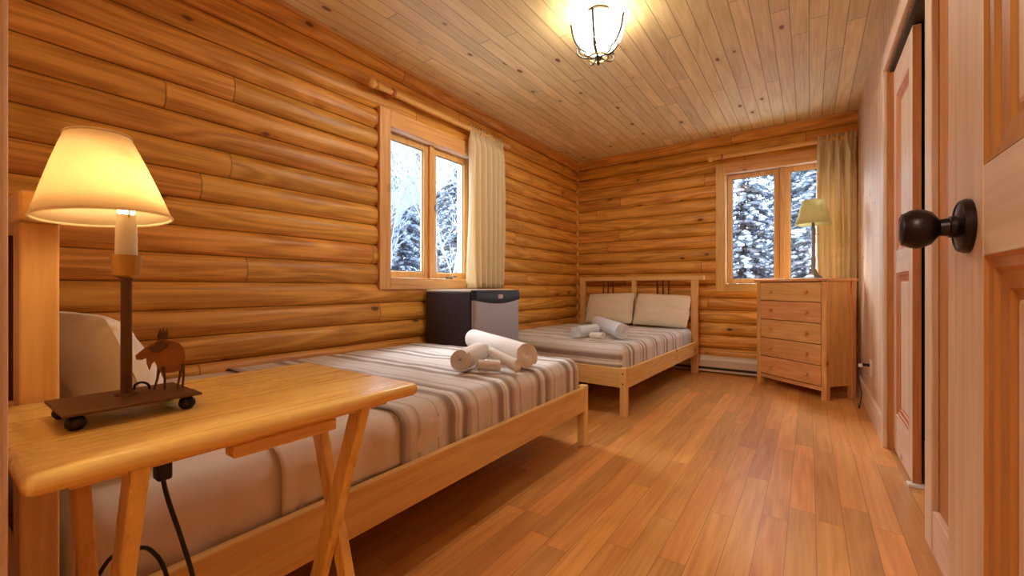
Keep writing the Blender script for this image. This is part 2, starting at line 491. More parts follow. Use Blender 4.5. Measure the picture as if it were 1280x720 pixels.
def panel_door(root, y0, y1, z0, z1, x0, x1, panels, stile, face=-1, edge_far=True, mats='pale'):
    """door slab lying along Y; panels = list of (z0,z1); raised panels on both faces"""
    th = x1-x0
    sb = B()
    for a, c in ((y0, y0+stile), (y1-stile, y1)):
        s_ = B(); s_.box(x0, x1, a, c, z0, z1, .003); s_.build('stile', M[mats+'Z'], root)
    zs = [z0]+[z for p in panels for z in p]+[z1]
    for i in range(0, len(zs), 2):
        r_ = B(); r_.box(x0, x1, y0+stile, y1-stile, zs[i], zs[i+1], .0015); r_.build('rail', M[mats+'Y'], root)
    for (pz0, pz1) in panels:
        p_, m_ = B(), B()
        ya, yb = y0+stile, y1-stile
        def ring(x, ins):
            return [(x, ya+ins, pz0+ins), (x, yb-ins, pz0+ins), (x, yb-ins, pz1-ins), (x, ya+ins, pz1-ins)]
        # ogee moulding stepping down from the frame to a flat field, on both faces
        for sgn, xf in ((-1, x0), (1, x1)):
            q = lambda d: xf-sgn*d
            rr = [ring(q(0), 0), ring(q(.0035), .003), ring(q(.0045), .014), ring(q(.0085), .018), ring(q(.0105), .036),
                  ring(q(.0145), .040), ring(q(.0145), .048)]
            vs = [m_.verts(r) for r in rr]
            for a, c in zip(vs, vs[1:]):
                for i in range(4):
                    m_.face([a[i], a[(i+1) % 4], c[(i+1) % 4], c[i]])
            rr = [ring(q(.0145), .048), ring(q(.0125), .052)]
            vs = [p_.verts(r) for r in rr]
            for i in range(4): p_.face([vs[0][i], vs[0][(i+1) % 4], vs[1][(i+1) % 4], vs[1][i]])
            p_.face(vs[1])
        p_.build('raised_panel', M[mats+'Z'], root)
        m_.build('panel_moulding', M['redZ'], root)  # shade on the moulding put into a redder, darker wood colour

# sliding closet doors
d1 = sroot('door_1'); panel_door(d1, 2.62, 3.14, .012, 2.095, .384, .414, [(.22, .98), (1.10, 1.94)], .085)
d2 = sroot('door_2'); panel_door(d2, 2.04, 2.602, .012, 2.095, .425, .457, [(.22, .98), (1.10, 1.94)], .085)
b = B(); b.box(.3842, .4138, 2.6192, 2.6202, .014, 2.09); b.build('door_edge_shade', M['redZ'], d1)  # thin reddish sheet painting the shade on the leaf's end

# open entry door with its knob
DX = .16
door = thing('entry_door', 'open pale pine panelled door at right edge with dark round knob', 'door', (DX, YF, 0))
panel_door(door, .01, .802, .012, 2.05, 0, .035, [(.20, .936), (1.038, 1.93)], .15)
kz, ky = .976, .706
kn = B()
kn.lathe([(.033, 0), (.0335, -.004), (.031, -.009), (.0285, -.010), (.0275, -.0085), (.020, -.010), (.013, -.012)], (0, ky, kz), 40, 'X')
rose = kn.build('knob_rosette', M['bronze'], door, smooth=True, auto=30)
kn = B()
kn.lathe([(.0135, -.009), (.0135, -.017), (.0115, -.018), (.0105, -.026), (.0140, -.0285), (.0205, -.033), (.0240, -.040), (.0254, -.047),
          (.0240, -.054), (.0204, -.060), (.0204, -.0612), (.0178, -.0624), (.0168, -.0616), (.011, -.0632), (0, -.0636)], (0, ky, kz), 40, 'X', mat=None)
kb = kn.build('knob_ball', M['bronze'], door, smooth=True, auto=30)
for z in (.25, 1.02, 1.80):
    h = B(); h.tube([(.040, -.004, z-.045), (.040, -.004, z+.045)], .006, 10); h.build('hinge', M['bronze'], door, smooth=True)

# ------------------------------------------------------------------ windows
def window(name, loc, rz, w, z0, z1, cr, crank=False, cl=.095, ct=.112):
    r = sroot(name, loc, rz)
    for nm, q in (('side_casing', (-cl, 0, z0-.085, z1+ct)), ('side_casing', (w, w+cr, z0-.085, z1+ct))):
        c = B(); c.box(q[0], q[1], 0, .034, q[2], q[3], .004); c.build(nm, M['trimZ'], r)
    c = B(); c.box(0, w, .001, .034, z1, z1+ct, .004); c.build('head_casing', M['trimX'], r)
    c = B(); c.box(0, w, .001, .034, z0-.085, z0, .004); c.build('sill_casing', M['trimX'], r)
    c = B()
    for q in ((-.018, 0, z0-.018, z1+.018), (w, w+.018, z0-.018, z1+.018)): c.box(q[0], q[1], .02, .22, q[2], q[3])
    c.box(0, w, .02, .22, z0-.018, z0); c.box(0, w, .02, .22, z1, z1+.018)
    c.build('jamb_liner', M['paleX'], r)
    c = B(); c.box(w/2-.02, w/2+.02, .07, .16, z0, z1, .003); c.build('mullion', M['trimZ'], r)
    for a, e in ((.004, w/2-.022), (w/2+.022, w-.004)):
        s = B(); f = .046
        s.box(a, a+f, .09, .135, z0+.004, z1-.004, .004); s.box(e-f, e, .09, .135, z0+.004, z1-.004, .004)
        s.box(a+f, e-f, .09, .135, z0+.004, z0+.004+f, .004); s.box(a+f, e-f, .09, .135, z1-.004-f, z1-.004, .004)
        so = s.build('sash', M['trimZ'], r)
        p = B(); p.box(a+f-.004, e-f+.004, .110, .114, z0+f, z1-f); p.build('pane', M['pane'], so)
        s = B(); g = .007; a2, e2, y = a+f, e-f, .1085
        s.box(a2, a2+g, y-.004, y, z0+f, z1-f); s.box(e2-g, e2, y-.004, y, z0+f, z1-f)
        s.box(a2+g, e2-g, y-.004, y, z0+.004+f, z0+.004+f+g); s.box(a2+g, e2-g, y-.004, y, z1-.004-f-g, z1-.004-f)
        s.build('gasket', M['pewter'], so)
    if crank:
        s = B(); s.box(w*.72-.03, w*.72+.03, .06, .09, z0, z0+.014, .003); s.tube([(w*.72, .065, z0+.012), (w*.72+.03, .05, z0+.022), (w*.72+.065, .05, z0+.02)], .005, 8)
        s.build('crank_handle', M['iron'], r)
    return r
window('window_1', (-2.41, W1[0], 0), PI/2, W1[1]-W1[0], W1[2], W1[3], .095, True)
window('window_2', (W2[0], 4.905, 0), 0, W2[1]-W2[0], W2[2], W2[3], .078)

# ------------------------------------------------------------------ curtains and rods
def curtain_rod(x, y, z, dx, dy, L, out, label, rr=.0205, brk=(.12,)):
    """rod from (x,y,z) along (dx,dy), 'out' = vector from rod to wall"""
    t = thing('curtain_rod', label, 'curtain rod', (x, y, z))
    D = Vector((dx, dy, 0)); O = Vector((out[0], out[1], 0))
    r = B(); r.tube([D*0, D*L], rr, 16); r.build('rod', M['tray'+('Y' if dy else 'X')], t, smooth=True)
    rot = D.to_track_quat('Z', 'Y').to_matrix().to_4x4()
    f = B(); f.lathe([(rr, 0), (.027, -.004), (.027, -.012), (.016, -.018), (.022, -.026), (.031, -.042), (.033, -.056), (.028, -.072), (.015, -.084), (0, -.088)], n=20, mat=rot)
    f.build('finial', M['trayZ'], t, smooth=True)
    for q in brk:
        k = B(); p = D*q
        k.lathe([(rr+.001, -.012), (rr+.009, -.010), (rr+.009, .010), (rr+.001, .012)], c=p, n=18, mat=rot)
        k.tube([p, p+O*.9], .011, 10)
        k.lathe([(.026, .0), (.026, .012), (.014, .016)], c=p+O, n=16, mat=(-O).to_track_quat('Z', 'Y').to_matrix().to_4x4())
        k.build('bracket', M['redZ'], t, smooth=True)
    return t
curtain_rod(-2.355, 1.80, 2.25, 0, 1, 1.50, (-.072, 0), 'light wooden curtain rod with ball finial above the window by the fridge')
curtain_rod(-.80, 4.855, 2.262, 1, 0, 1.10, (0, .072), 'wooden curtain rod with ball finial above the window by the chest of drawers', brk=(.06, 1.02))

def curtain(name, label, o, U, O, w, ztop, zbot, folds, amp, pinch=None, seed=1):
    """cloth hung along unit vector U from o; O = unit vector into the room"""
    rnd = random.Random(seed)
    o, U, O = Vector(o), Vector(U), Vector(O)
    nu, nz = folds*14, 26
    ph = [rnd.uniform(-.5, .5) for _ in range(folds+2)]
    am = [rnd.uniform(.55, 1.2) for _ in range(folds+2)]
    b = B(); rows = []
    for j in range(nz+1):
        v = j/nz; z = ztop+(zbot-ztop)*v
        row = []
        for i in range(nu+1):
            u = i/nu; f = u*folds; k = int(f)
            a = am[k]*(1-(f-k))+am[k+1]*(f-k); p = ph[k]*(1-(f-k))+ph[k+1]*(f-k)
            hd = .30+.70*min(1, max(0, (v-.02)/.10))
            s = math.sin(2*PI*f+p*2+.5*math.sin(v*4+k))
            d = amp*a*hd*s
            if v < .05: d = d*.6+amp*.25*math.sin(2*PI*f*2.0+1)
            uu = u
            if pinch:          # tie knots near the top pull pleats together
                for pu, pv in pinch:
                    g = math.exp(-((v-pv)/.035)**2)*math.exp(-((u-pu)/.13)**2)
                    uu += (pu-u)*.65*g; d += .028*g
            flare = .02*math.sin(v*3.0)*(u-.5)
            row.append(o+U*(w*uu+flare)+O*d+Vector((0, 0, z-o.z+.006*math.sin(6.28*f*2)*(1 if v < .02 else 0))))
        rows.append(row)
    b.rings(rows, False, False, closed=False)
    c = b.build(name, M['curtain'], smooth=True, auto=180, solid=.003)
    return c
c1 = curtain('curtain', '', (-2.345, 2.72, 2.0), (0, 1, 0), (1, 0, 0),   .45, 2.275, .895, 6, .052, seed=4)
tag(c1, 'cream gathered curtain hanging behind the small fridge', 'curtain')
c2 = curtain('curtain', '', (.062, 4.838, 2.0), (1, 0, 0), (0, -1, 0),   .278, 2.300, .60, 4, .056, pinch=((.42, .115), (.86, .125)), seed=9)
tag(c2, 'cream curtain with knotted pleats hanging in the corner behind the chest of drawers', 'curtain')
# ------------------------------------------------------------------ beds
def bed(label, loc, rz, W, L, ov, H=1.03):
    """origin on the floor at the head; local +y runs to the foot; ov=(overhang -x, overhang +x) of the head cap"""
    t = thing('bed_frame', label, 'bed', loc, rz)
    h = W/2
    for s in (-1, 1):
        b = B(); x0, x1 = sorted((s*h, s*(h-.068)))
        b.box(x0, x1, 0, .045, 0, H-.045, .003); b.build('headboard_post', M['pineZ'], t)
    b = B(); b.box(-.025, .025, .004, .041, .345, H-.045, .003); b.build('headboard_post', M['pineZ'], t)
    b = B(); b.box(-h-ov[0], h+ov[1], -.006, .048, H-.045, H, .005); b.build('headboard_cap', M['pineX'], t)
    for s in (-1, 1):
        x0, x1 = sorted((s*.025, s*(h-.068)))
        b = B(); b.box(x0, x1, .010, .034, .60, .67, .003); b.build('headboard_rail', M['pineX'], t)
        b = B(); b.box(x0, x1, .010, .034, .26, .345, .003); b.build('headboard_rail', M['pineX'], t)
        m = (x0+x1)/2
        for k in (-1, 0, 1):
            b = B(); b.tube([(m+k*.062, .022, .665), (m+k*.062, .022, H-.042)], .0075, 10)
            b.build('headboard_spindle', M['dowel'], t, smooth=True)
    for s in (-1, 1):
        b = B(); x0, x1 = sorted((s*h, s*(h-.025)))
        b.box(x0, x1, .045, L-.048, .205, .338, .003); b.build('side_rail', M['pineY'], t)
        b = B(); x0, x1 = sorted((s*h, s*(h-.048)))
        b.box(x0, x1, L-.048, L, 0, .346, .007, 3); fp = b.build('foot_post', M['pineZ'], t)
        for z in (.235, .305):
            b = B(); b.lathe([(.0, L+.0006), (.0060, L+.0006), (.0060, L-.004)], (s*(h-.024), 0, z), 12, 'Y')
            b.build('bolt_hole', M['dowel'], fp)
    b = B(); b.box(-h+.048, h-.048, L-.036, L-.010, .205, .338, .003); b.build('foot_rail', M['pineX'], t)
    for k in range(9):
        y = .14+k*(L-.30)/8
        b = B(); b.box(-h+.026, h-.026, y, y+.07, .236, .255, .002); b.build('slat', M['pineX'], t)
    return t

def lin(a, b, n, dense=.07, k=4):
    """samples with extra ones near both ends"""
    s = [a+(dense)*i/k for i in range(k)]
    s += [a+dense+(b-a-2*dense)*i/n for i in range(n)]
    s += [b-dense+dense*i/k for i in range(k+1)]
    return s

def soft_box(name, mat, x0, x1, y0, y1, z0, z1, r, wr=.004, seed=0, head=True, ystart=None, side_wr=.006, solid=0.0, hem=0.0, freq=5.0, foot=True):
    """mattress / blanket surface: top, two sides, foot (and head) with rounded edges. UV.x = length along the bed"""
    b = B(); uvl = b.bm.loops.layers.uv.new('UVMap')
    ys = lin(y0 if ystart is None else ystart, y1, 56, .05, 4)
    xs = lin(x0, x1, 34, .06, 5)
    zs = [z0+(z1-r-z0)*i/6 for i in range(6)]+[z1-r+r*i/5 for i in range(6)]
    def mp(q):
        c = Vector((min(max(q[0], x0+r), x1-r), min(max(q[1], (y0+r) if head else -9), (y1-r)), min(max(q[2], -9), z1-r)))
        n = Vector(q)-c
        if n.length < 1e-7: n = Vector((0, 0, 1))
        n.normalize()
        p = c+n*r
        side = 1-abs(n.z)
        d = wr*noise.noise(Vector((p.x*freq+seed, p.y*freq*.9, p.z*2)))+wr*.5*noise.noise(Vector((p.x*13+seed, p.y*17, p.z*5)))
        if side > .05:
            tcoord = p.y if abs(n.x) > abs(n.y) else p.x
            d += side*side_wr*(noise.noise(Vector((tcoord*15+seed*3, p.z*3, seed)))+.5*noise.noise(Vector((tcoord*34, p.z*5+tcoord*8, seed))))
        if hem and ystart is not None: d += hem*max(0, 1-(q[1]-ystart)/.03)
        return p+n*d
    def patch(grid, uvs):
        vs = [b.verts([mp(q) for q in row]) for row in grid]
        for j in range(len(vs)-1):
            for i in range(len(vs[0])-1):
                f = b.face([vs[j][i], vs[j][i+1], vs[j+1][i+1], vs[j+1][i]])
                if f:
                    for l, (jj, ii) in zip(f.loops, ((j, i), (j, i+1), (j+1, i+1), (j+1, i))): l[uvl].uv = uvs[jj][ii]
    patch([[(x, y, z1) for x in xs] for y in ys], [[(y, x) for x in xs] for y in ys])
    for X in (x0, x1):
        patch([[(X, y, z) for z in zs] for y in ys], [[(y, X+(z1-z)) for z in zs] for y in ys])
    if foot: patch([[(x, y1, z) for z in zs] for x in xs], [[(y1+(z1-z), x) for z in zs] for x in xs])
    if head: patch([[(x, y0, z) for z in zs] for x in xs], [[(y0-(z1-z), x) for z in zs] for x in xs])
    if not solid and foot and head:
        patch([[(x, y, z0) for x in xs] for y in ys], [[(y, x) for x in xs] for y in ys]) if False else None
    bmesh.ops.remove_doubles(b.bm, verts=b.bm.verts, dist=.0006)
    o = b.build(name, mat, smooth=True, auto=180, solid=solid)
    return o

def pillow(mat, w, h, t, seed, name='pillow'):
    b = B(); n = 26
    def surf(sgn):
        rows = []
        for j in range(n+1):
            row = []
            for i in range(n+1):
                u, v = 2*i/n-1, 2*j/n-1
                k = (max(0, 1-abs(u)**2.6)**.62)*(max(0, 1-abs(v)**2.6)**.62)
                px = u*w/2*(1-.055*(1-v*v)*(abs(u)**2)); pz = v*h/2*(1-.07*(1-u*u)*(abs(v)**2))
                cn = (abs(u)*abs(v))**3; px *= 1-.07*cn; pz *= 1-.09*cn
                wv = noise.noise(Vector((u*2.2+seed, v*2.2, sgn)))*.018+noise.noise(Vector((u*6+seed, v*5, sgn)))*.008
                sag = -.16*(v)*k
                row.append((px+wv*.4, sgn*(t/2*k*(1+sag)+wv*k*.8), pz+h/2))
            rows.append(row)
        return rows
    for sgn in (-1, 1): b.rings(surf(sgn), False, False, closed=False)
    bmesh.ops.remove_doubles(b.bm, verts=b.bm.verts, dist=.0008)
    return b.build(name, mat, smooth=True, auto=180)

# near bed
BW = 1.385
b1 = bed('near pine bed frame along the log wall beside the tray table', (-1.7275, .10, 0), 0, BW, 2.135, (.0, .045), 1.052)
MZ = .485
def at_bed(o, loc, rz):
    o.location = loc; o.rotation_euler = (0, 0, rz); return o
L1 = (-1.7275, .10, 0); h = BW/2
o = at_bed(soft_box('mattress', M['sheet'], -h+.042, h-.042, .066, 2.09, .256, MZ, .055, .005, 1, side_wr=.011), L1, 0)
tag(o, 'mattress in a beige fitted sheet on the near bed, partly behind the tray table', 'mattress')
o = at_bed(soft_box('flat_sheet', M['sheet'], -h+.036, h-.036, 0, 2.09, .33, MZ+.006, .058, .004, 3, False, .43, .018, .003, .003, foot=False), L1, 0)
# keep only the turned-down strip: cut where the blanket covers it
bm = bmesh.new(); bm.from_mesh(o.data)
bmesh.ops.delete(bm, geom=[f for f in bm.faces if f.calc_center_median().y > .98], context='FACES'); bm.to_mesh(o.data); bm.free()
tag(o, 'plain beige top sheet turned down across the near bed beside the tray table', 'sheet')
o = at_bed(soft_box('blanket', M['blanket_near'], -h+.029, h-.029, 0, 2.100, .30, MZ+.014, .062, .006, 5, False, .80, .008, .004, .002), L1, 0)
tag(o, 'brown and cream striped blanket on the near bed with towels on top', 'blanket')
def put(o, loc, rot):
    o.location = loc; o.rotation_euler = rot; return o
o = put(pillow(M['pillow'], .60, .39, .17, 1.0), (-1.48, .345, MZ+.0), (math.radians(20), 0, math.radians(3)))
tag(o, 'off-white pillow on the near bed beside the headboard post, behind the lit lamp', 'pillow')
# far bed
L2 = (-1.652, 4.835, 0); R2 = math.radians(178.0)
b2 = bed('far pine bed frame with spindle headboard against the back wall', L2, R2, BW, 1.985, (.062, .0))
MZ2 = .475
o = at_bed(soft_box('mattress', M['sheet_blue'], -h+.042, h-.042, .066, 1.94, .256, MZ2, .055, .004, 11), L2, R2)
tag(o, 'mattress in a pale bluish sheet on the far bed', 'mattress')
o = at_bed(soft_box('blanket', M['blanket_far'], -h+.030, h-.030, 0, 1.951, .30, MZ2+.012, .060, .006, 15, False, .47, .008, .004, .002), L2, R2)
tag(o, 'brown and cream striped blanket on the far bed in front of two pillows', 'blanket')
o = put(pillow(M['pillow'], .60, .40, .15, 3.0), (-1.90, 4.60, MZ2+.008), (math.radians(-24), math.radians(-2), math.radians(-1)))
tag(o, 'cream pillow on the far bed nearest the left log wall', 'pillow')
o = put(pillow(M['pillow'], .60, .40, .15, 6.0), (-1.315, 4.585, MZ2+.008), (math.radians(-26), math.radians(2), math.radians(1)))
tag(o, 'cream pillow on the far bed nearest the chest of drawers', 'pillow')

# ------------------------------------------------------------------ rolled towels
def towel(label, p0, p1, r, mat, group, th=.011, seed=0, nl=12):
    p0, p1 = Vector(p0), Vector(p1)
    d = p1-p0; L = d.length; d.normalize()
    s = d.cross(Vector((0, 0, 1))).normalized(); u = s.cross(d)
    pitch = th*1.14
    turns = max(1.6, (r-.007)/pitch)
    n = int(turns*22)
    a0 = random.Random(seed).uniform(0, 6)
    b = B(); rows = []
    for j in range(nl+1):
        f = j/nl
        outer, inner = [], []
        for i in range(n+1):
            a = 2*PI*turns*i/n
            rc = r-pitch*turns+pitch*a/(2*PI)
            wob = 1+.035*noise.noise(Vector((math.cos(a)*1.5+seed, math.sin(a)*1.5, f*3)))
            lx = f*L+.010*math.sin(a*1.0+seed)*(1 if j in (0, nl) else 0)
            fl = 1-.05*max(0, math.sin(a+a0-PI/2))   # slight sag where it rests
            for lst, rr in ((outer, rc), (inner, max(.001, rc-th))):
                ang = a+a0
                lst.append(p0+d*lx+(s*math.cos(ang)+u*math.sin(ang))*rr*wob*fl)
        rows.append(outer+inner[::-1])
    vs = b.rings(rows, False, False)
    m = n+1
    for v in (vs[0], vs[-1]):
        for i in range(m-1):
            b.face([v[i], v[i+1], v[2*m-2-i], v[2*m-1-i]])
    o = b.build('rolled_towel', mat, smooth=True, auto=60)
    return tag(o, label, 'towel', group)
zt = MZ+.022
G = 'rolled towels on the near bed'
towel('rolled beige towel on the near bed showing its spiral end, left of the pile', (-1.335, 1.475, zt+.057), (-1.435, 1.735, zt+.057), .057, M['towel'], G, seed=1)
towel('longest rolled beige towel lying behind the others on the near bed', (-1.76, 2.075, zt+.066), (-1.105, 1.695, zt+.066), .066, M['towel'], G, seed=2, nl=18)
towel('small rolled washcloth lying flat between the bigger towels on the near bed', (-1.275, 1.535, zt+.030), (-1.185, 1.585, zt+.030), .030, M['towel'], G, .008, 3, 8)
towel('small rolled washcloth leaning against the longest towel on the near bed', (-1.300, 1.665, zt+.072), (-1.095, 1.600, zt+.036), .031, M['towel'], G, .008, 4, 8)
zt2 = MZ2+.020
G = 'rolled towels on the far bed'
towel('rolled white towel on the far bed showing its spiral end, left of the pile', (-1.545, 3.09, zt2+.052), (-1.50, 3.35, zt2+.052), .052, M['towel_white'], G, seed=5)
towel('longest rolled white towel lying in front of the pillows on the far bed', (-1.70, 3.88, zt2+.066), (-1.18, 3.17, zt2+.066), .066, M['towel_white'], G, seed=6, nl=18)
towel('small rolled washcloth on the far bed beside the longest white towel', (-1.43, 3.14, zt2+.028), (-1.33, 3.145, zt2+.028), .028, M['towel'], G, .008, 7, 8)

# ------------------------------------------------------------------ small fridge
fr = thing('mini_fridge', 'small black fridge with steel door under the window between the two beds', 'fridge', (-2.40, 2.27, 0))
b = B(); b.box(0, .445, 0, .53, .03, .872, .006); b.build('cabinet', M['fridge_black'], fr)
b = B(); b.box(-.0, .447, -.002, .532, .872, .888, .004); b.build('top_panel', M['enamel'], fr)  # pale colour stands for the window reflecting in the fridge top
b = B(); b.box(.452, .500, .0, .53, .05, .815, .008); fd = b.build('door', M['steel'], fr)
b = B(); b.box(.445, .453, .006, .524, .055, .87, .001); b.build('door_seal', M['black'], fd)
b = B(); n = 24; rows = []
for i in range(n+1):
    y = .53*i/n; sag = .028*math.sin(PI*i/n)
    rows.append([(.452, y, .812-sag), (.505+.004*math.sin(PI*i/n), y, .812-sag), (.508+.006*math.sin(PI*i/n), y, .850), (.497, y, .884), (.452, y, .884)])
b.rings(rows); b.build('handle_strip', M['black'], fd, smooth=True, auto=35)
b = B(); b.box(.5085, .516, .235, .295, .822, .852, .002); b.build('badge', M['chrome'], fd)
for x in (.04, .40):
    for y in (.05, .48):
        b = B(); b.lathe([(.018, 0), (.018, .012), (.012, .031)], (x, y, 0), 14); b.build('foot', M['black'], fr)

# ------------------------------------------------------------------ tray table by the door
TT = .715
tb = thing('tray_table', 'folding wooden tray table with crossed legs in the left foreground', 'table', (-.83, .315, 0))
b = B(); b.box(-.198, .205, -.253, .258, TT-.024, TT, .010, 4); b.build('table_top', M['trayY'], tb, smooth=True, auto=25)
lx = .83; ly = .315
def leg(p, q, w=.034, t=.019):
    b = B(); P = Vector((p[0]+lx, p[1]-ly, p[2])); Q = Vector((q[0]+lx, q[1]-ly, q[2]))
    b.beam(P, Q, w, t, up=(0, 1, 0), bev=.003); return b.build('leg', M['trayZ'], tb)
ztop = TT-.026
leg((-.672, .476, ztop), (-.930, .476, .004)); leg((-.874, .497, ztop), (-.640, .497, .004))
leg((-.672, .160, ztop), (-.930, .160, .004)); leg((-.874, .139, ztop), (-.640, .139, .004))
b = B(); b.box(-.205+.115, -.205+.150, -.19, .20, TT-.045, TT-.0238, .003); b.build('cleat', M['trayY'], tb)
b = B(); b.box(.125, .160, -.215, .218, TT-.040, TT-.0238, .003); b.build('cleat', M['trayY'], tb)
b = B(); b.box(.128, .160, -.05, .11, TT-.060, TT-.040, .003); b.build('clip_block', M['trayY'], tb)
b = B(); b.box(-.085, -.055, -.185, .19, .045, .063, .003); b.build('stretcher', M['trayY'], tb)
for y in (.172, -.165):
    b = B(); b.tube([(.047, y-.016, .385), (.047, y+.016, .385)], .006, 10); b.build('pivot_bolt', M['brass'], tb, smooth=True)

# ------------------------------------------------------------------ moose lamp
lp = thing('table_lamp', 'lit table lamp with rusty moose base and cream shade on the tray table', 'lamp', (-.832, .185, TT-.0107))
LS = 1.058
lp.scale = (LS, LS, LS)
ZP = .031
b = B(); b.box(-.060, .060, -.071, .071, ZP-.002, ZP+.0015, .001); b.build('base_plate', M['rust'], lp)
for x in (-.030, .048):
    for y in (-.058, .056):
        b = B(); b.lathe([(.002, .0102), (.0065, .0112), (.0098, .0155), (.0104, .0195), (.0090, .0245), (.0050, .0282), (.004, .0295)], (x, y, 0), 20)
        b.build('ball_foot', M['bronze'], lp, smooth=True)
px, py = -.018, .004
b = B(); b.lathe([(.014, ZP+.0015), (.013, ZP+.004), (.0066, ZP+.006), (.0062, .195), (.0085, .199)], (px, py, 0), 20); b.build('pole', M['rust'], lp, smooth=True)
b = B(); b.lathe([(.0085, .199), (.0150, .203), (.0165, .218), (.0175, .232), (.0150, .2325)], (px, py, 0), 24); b.build('socket', M['brass'], lp, smooth=True)
b = B(); b.lathe([(.0125, .232), (.0120, .268), (.0105, .290)], (px, py, 0), 20); b.build('candle_sleeve', M['enamel'], lp, smooth=True)
b = B(); b.lathe([(.008, .290), (.010, .298), (.0135, .315), (.013, .330), (.009, .345), (.003, .352)], (px, py, 0), 20); b.build('bulb', M['bulb'], lp, smooth=True)
T = Matrix.Translation((px-.024, py-.017, .286)) @ Matrix.Rotation(math.radians(-4), 4, 'Y') @ Matrix.Rotation(math.radians(3), 4, 'X')
b = B()
prof = [(.0745, 0), (.067, .024), (.0595, .048), (.0515, .072), (.0430, .096), (.0350, .117)]
R = []
for r_, z_ in prof:
    R.append([T @ Vector((r_*(1+.006*math.sin(i*2.1+z_*60)+(.02*(1 if i % 8 == 0 else 0) if 0 < z_ < .117 else 0)*-.3)*math.cos(2*PI*i/48), r_*math.sin(2*PI*i/48), z_)) for i in range(48)])
b.rings(R, False, False)
sh = b.build('lamp_shade', M['shade'], lp, smooth=True, auto=80, solid=.0012)
def rim(z, r, tr):
    b = B(); pts = [T @ Vector((r*math.cos(2*PI*i/48), r*math.sin(2*PI*i/48), z)) for i in range(49)]
    b.tube(pts, tr, 6, False); b.build('shade_trim', M['shade'], sh, smooth=True)
rim(0, .0748, .0021); rim(.117, .0353, .0021)
b = B()
for k in range(3):
    a = 2*PI*k/3+.4
    b.tube([T @ Vector((.004*math.cos(a), .004*math.sin(a), .082)), T @ Vector((.0455*math.cos(a), .0455*math.sin(a), .084))], .0010, 6)
b.tube([(px+.012, py, .285), (px+.016, py, .31), (px+.010, py, .355), T @ Vector((0, 0, .083))], .001, 6)
b.build('shade_harp', M['brass'], lp, smooth=True)
b = B(); b.tube(catmull([(px-.014, py+.012, ZP+.001), (px-.014, py+.013, ZP+.010), (px-.012, py+.020, ZP+.013), (px-.010, py+.027, ZP+.009), (px-.010, py+.029, ZP+.001)]), .0018, 8); b.build('wire_loop', M['bronze'], lp, smooth=True)
# cut-metal moose: body silhouette in (along, height), head to the left
mo = [(-.029, .060), (-.035, .054), (-.034, .048), (-.028, .047), (-.023, .049), (-.0225, .040), (-.0195, .030), (-.0165, .040), (-.013, .044),
      (-.011, .034), (-.006, .026), (.002, .0235), (.010, .0240), (.017, .026), (.021, .033), (.023, .046), (.021, .060), (.015, .068), (.006, .072), (-.004, .075), (-.011, .073), (-.019, .068), (-.025, .064)]
MB = Matrix.Translation((-.010, .048, ZP+.0015)) @ Matrix.Rotation(math.radians(78), 4, 'Z')
b = B(); b.prism(mo, .0035, MB); ms = b.build('moose_figure', M['rust_light'], lp); ms['label'] = 'rusty metal moose'
for (x0, x1, yy, z0_) in ((-.008, -.014, .003, .034), (-.004, -.002, -.004, .034), (.018, .0135, .003, .036), (.020, .019, -.004, .036)):
    b = B(); b.tube([MB @ Vector((x0, yy, z0_)), MB @ Vector((x0*.5+x1*.5+.001, yy, z0_*.5)), MB @ Vector((x1, yy, 0.0))], [.0026, .0017, .0014], 8); b.build('leg', M['rust'], ms, smooth=True)
ant = [(0, 0), (.004, .006), (.003, .012), (.007, .022), (.0095, .013), (.011, .023), (.0135, .014), (.0155, .022), (.017, .012), (.015, .003), (.008, -.003)]
for sgn, off in ((1, .0035), (-1, -.0035)):
    b = B(); A = MB @ Matrix.Translation((-.013 if sgn > 0 else -.020, off, .069 if sgn > 0 else .064)) @ Matrix.Rotation(math.radians(24*sgn), 4, 'Z') @ Matrix.Rotation(math.radians(0 if sgn > 0 else 38), 4, 'Y')
    b.prism(ant, .0016, A); b.build('antler', M['rust'], ms)
# lamp cord with plug block under the table top
CO = (Vector((-.845, .232, 0))-lp.location)/LS
cd = lp
b = B(); b.box(-.013, .013, -.010, .010, .595, .625, .004); b.tube([(0, 0, .625), (0, 0, TT-.024)], .0032, 8)
o = b.build('cord_switch', M['black'], cd); o.location = CO; o.scale = (1/LS,)*3
b = B(); b.tube(catmull([(0, 0, .597), (.003, .006, .56), (.010, .022, .49), (.016, .036, .42), (.017, .044, .34), (.010, .046, .2), (-.004, .03, .06), (-.02, -.01, .006), (-.06, -.07, .004), (-.10, -.12, .004)], 8), .0034, 8)
o = b.build('cord', M['black'], cd, smooth=True); o.location = CO; o.scale = (1/LS,)*3
b = B(); b.tube(catmull([(-.90, .10, .004), (-.905, .13, .18), (-.91, .158, .40), (-.905, .178, .468), (-.893, .203, .478), (-.885, .228, .468), (-.88, .25, .40), (-.885, .27, .2), (-.89, .28, .004)], 8), .0032, 8)
o = b.build('cord', M['black'], cd, smooth=True); o.location = -lp.location/LS; o.scale = (1/LS,)*3

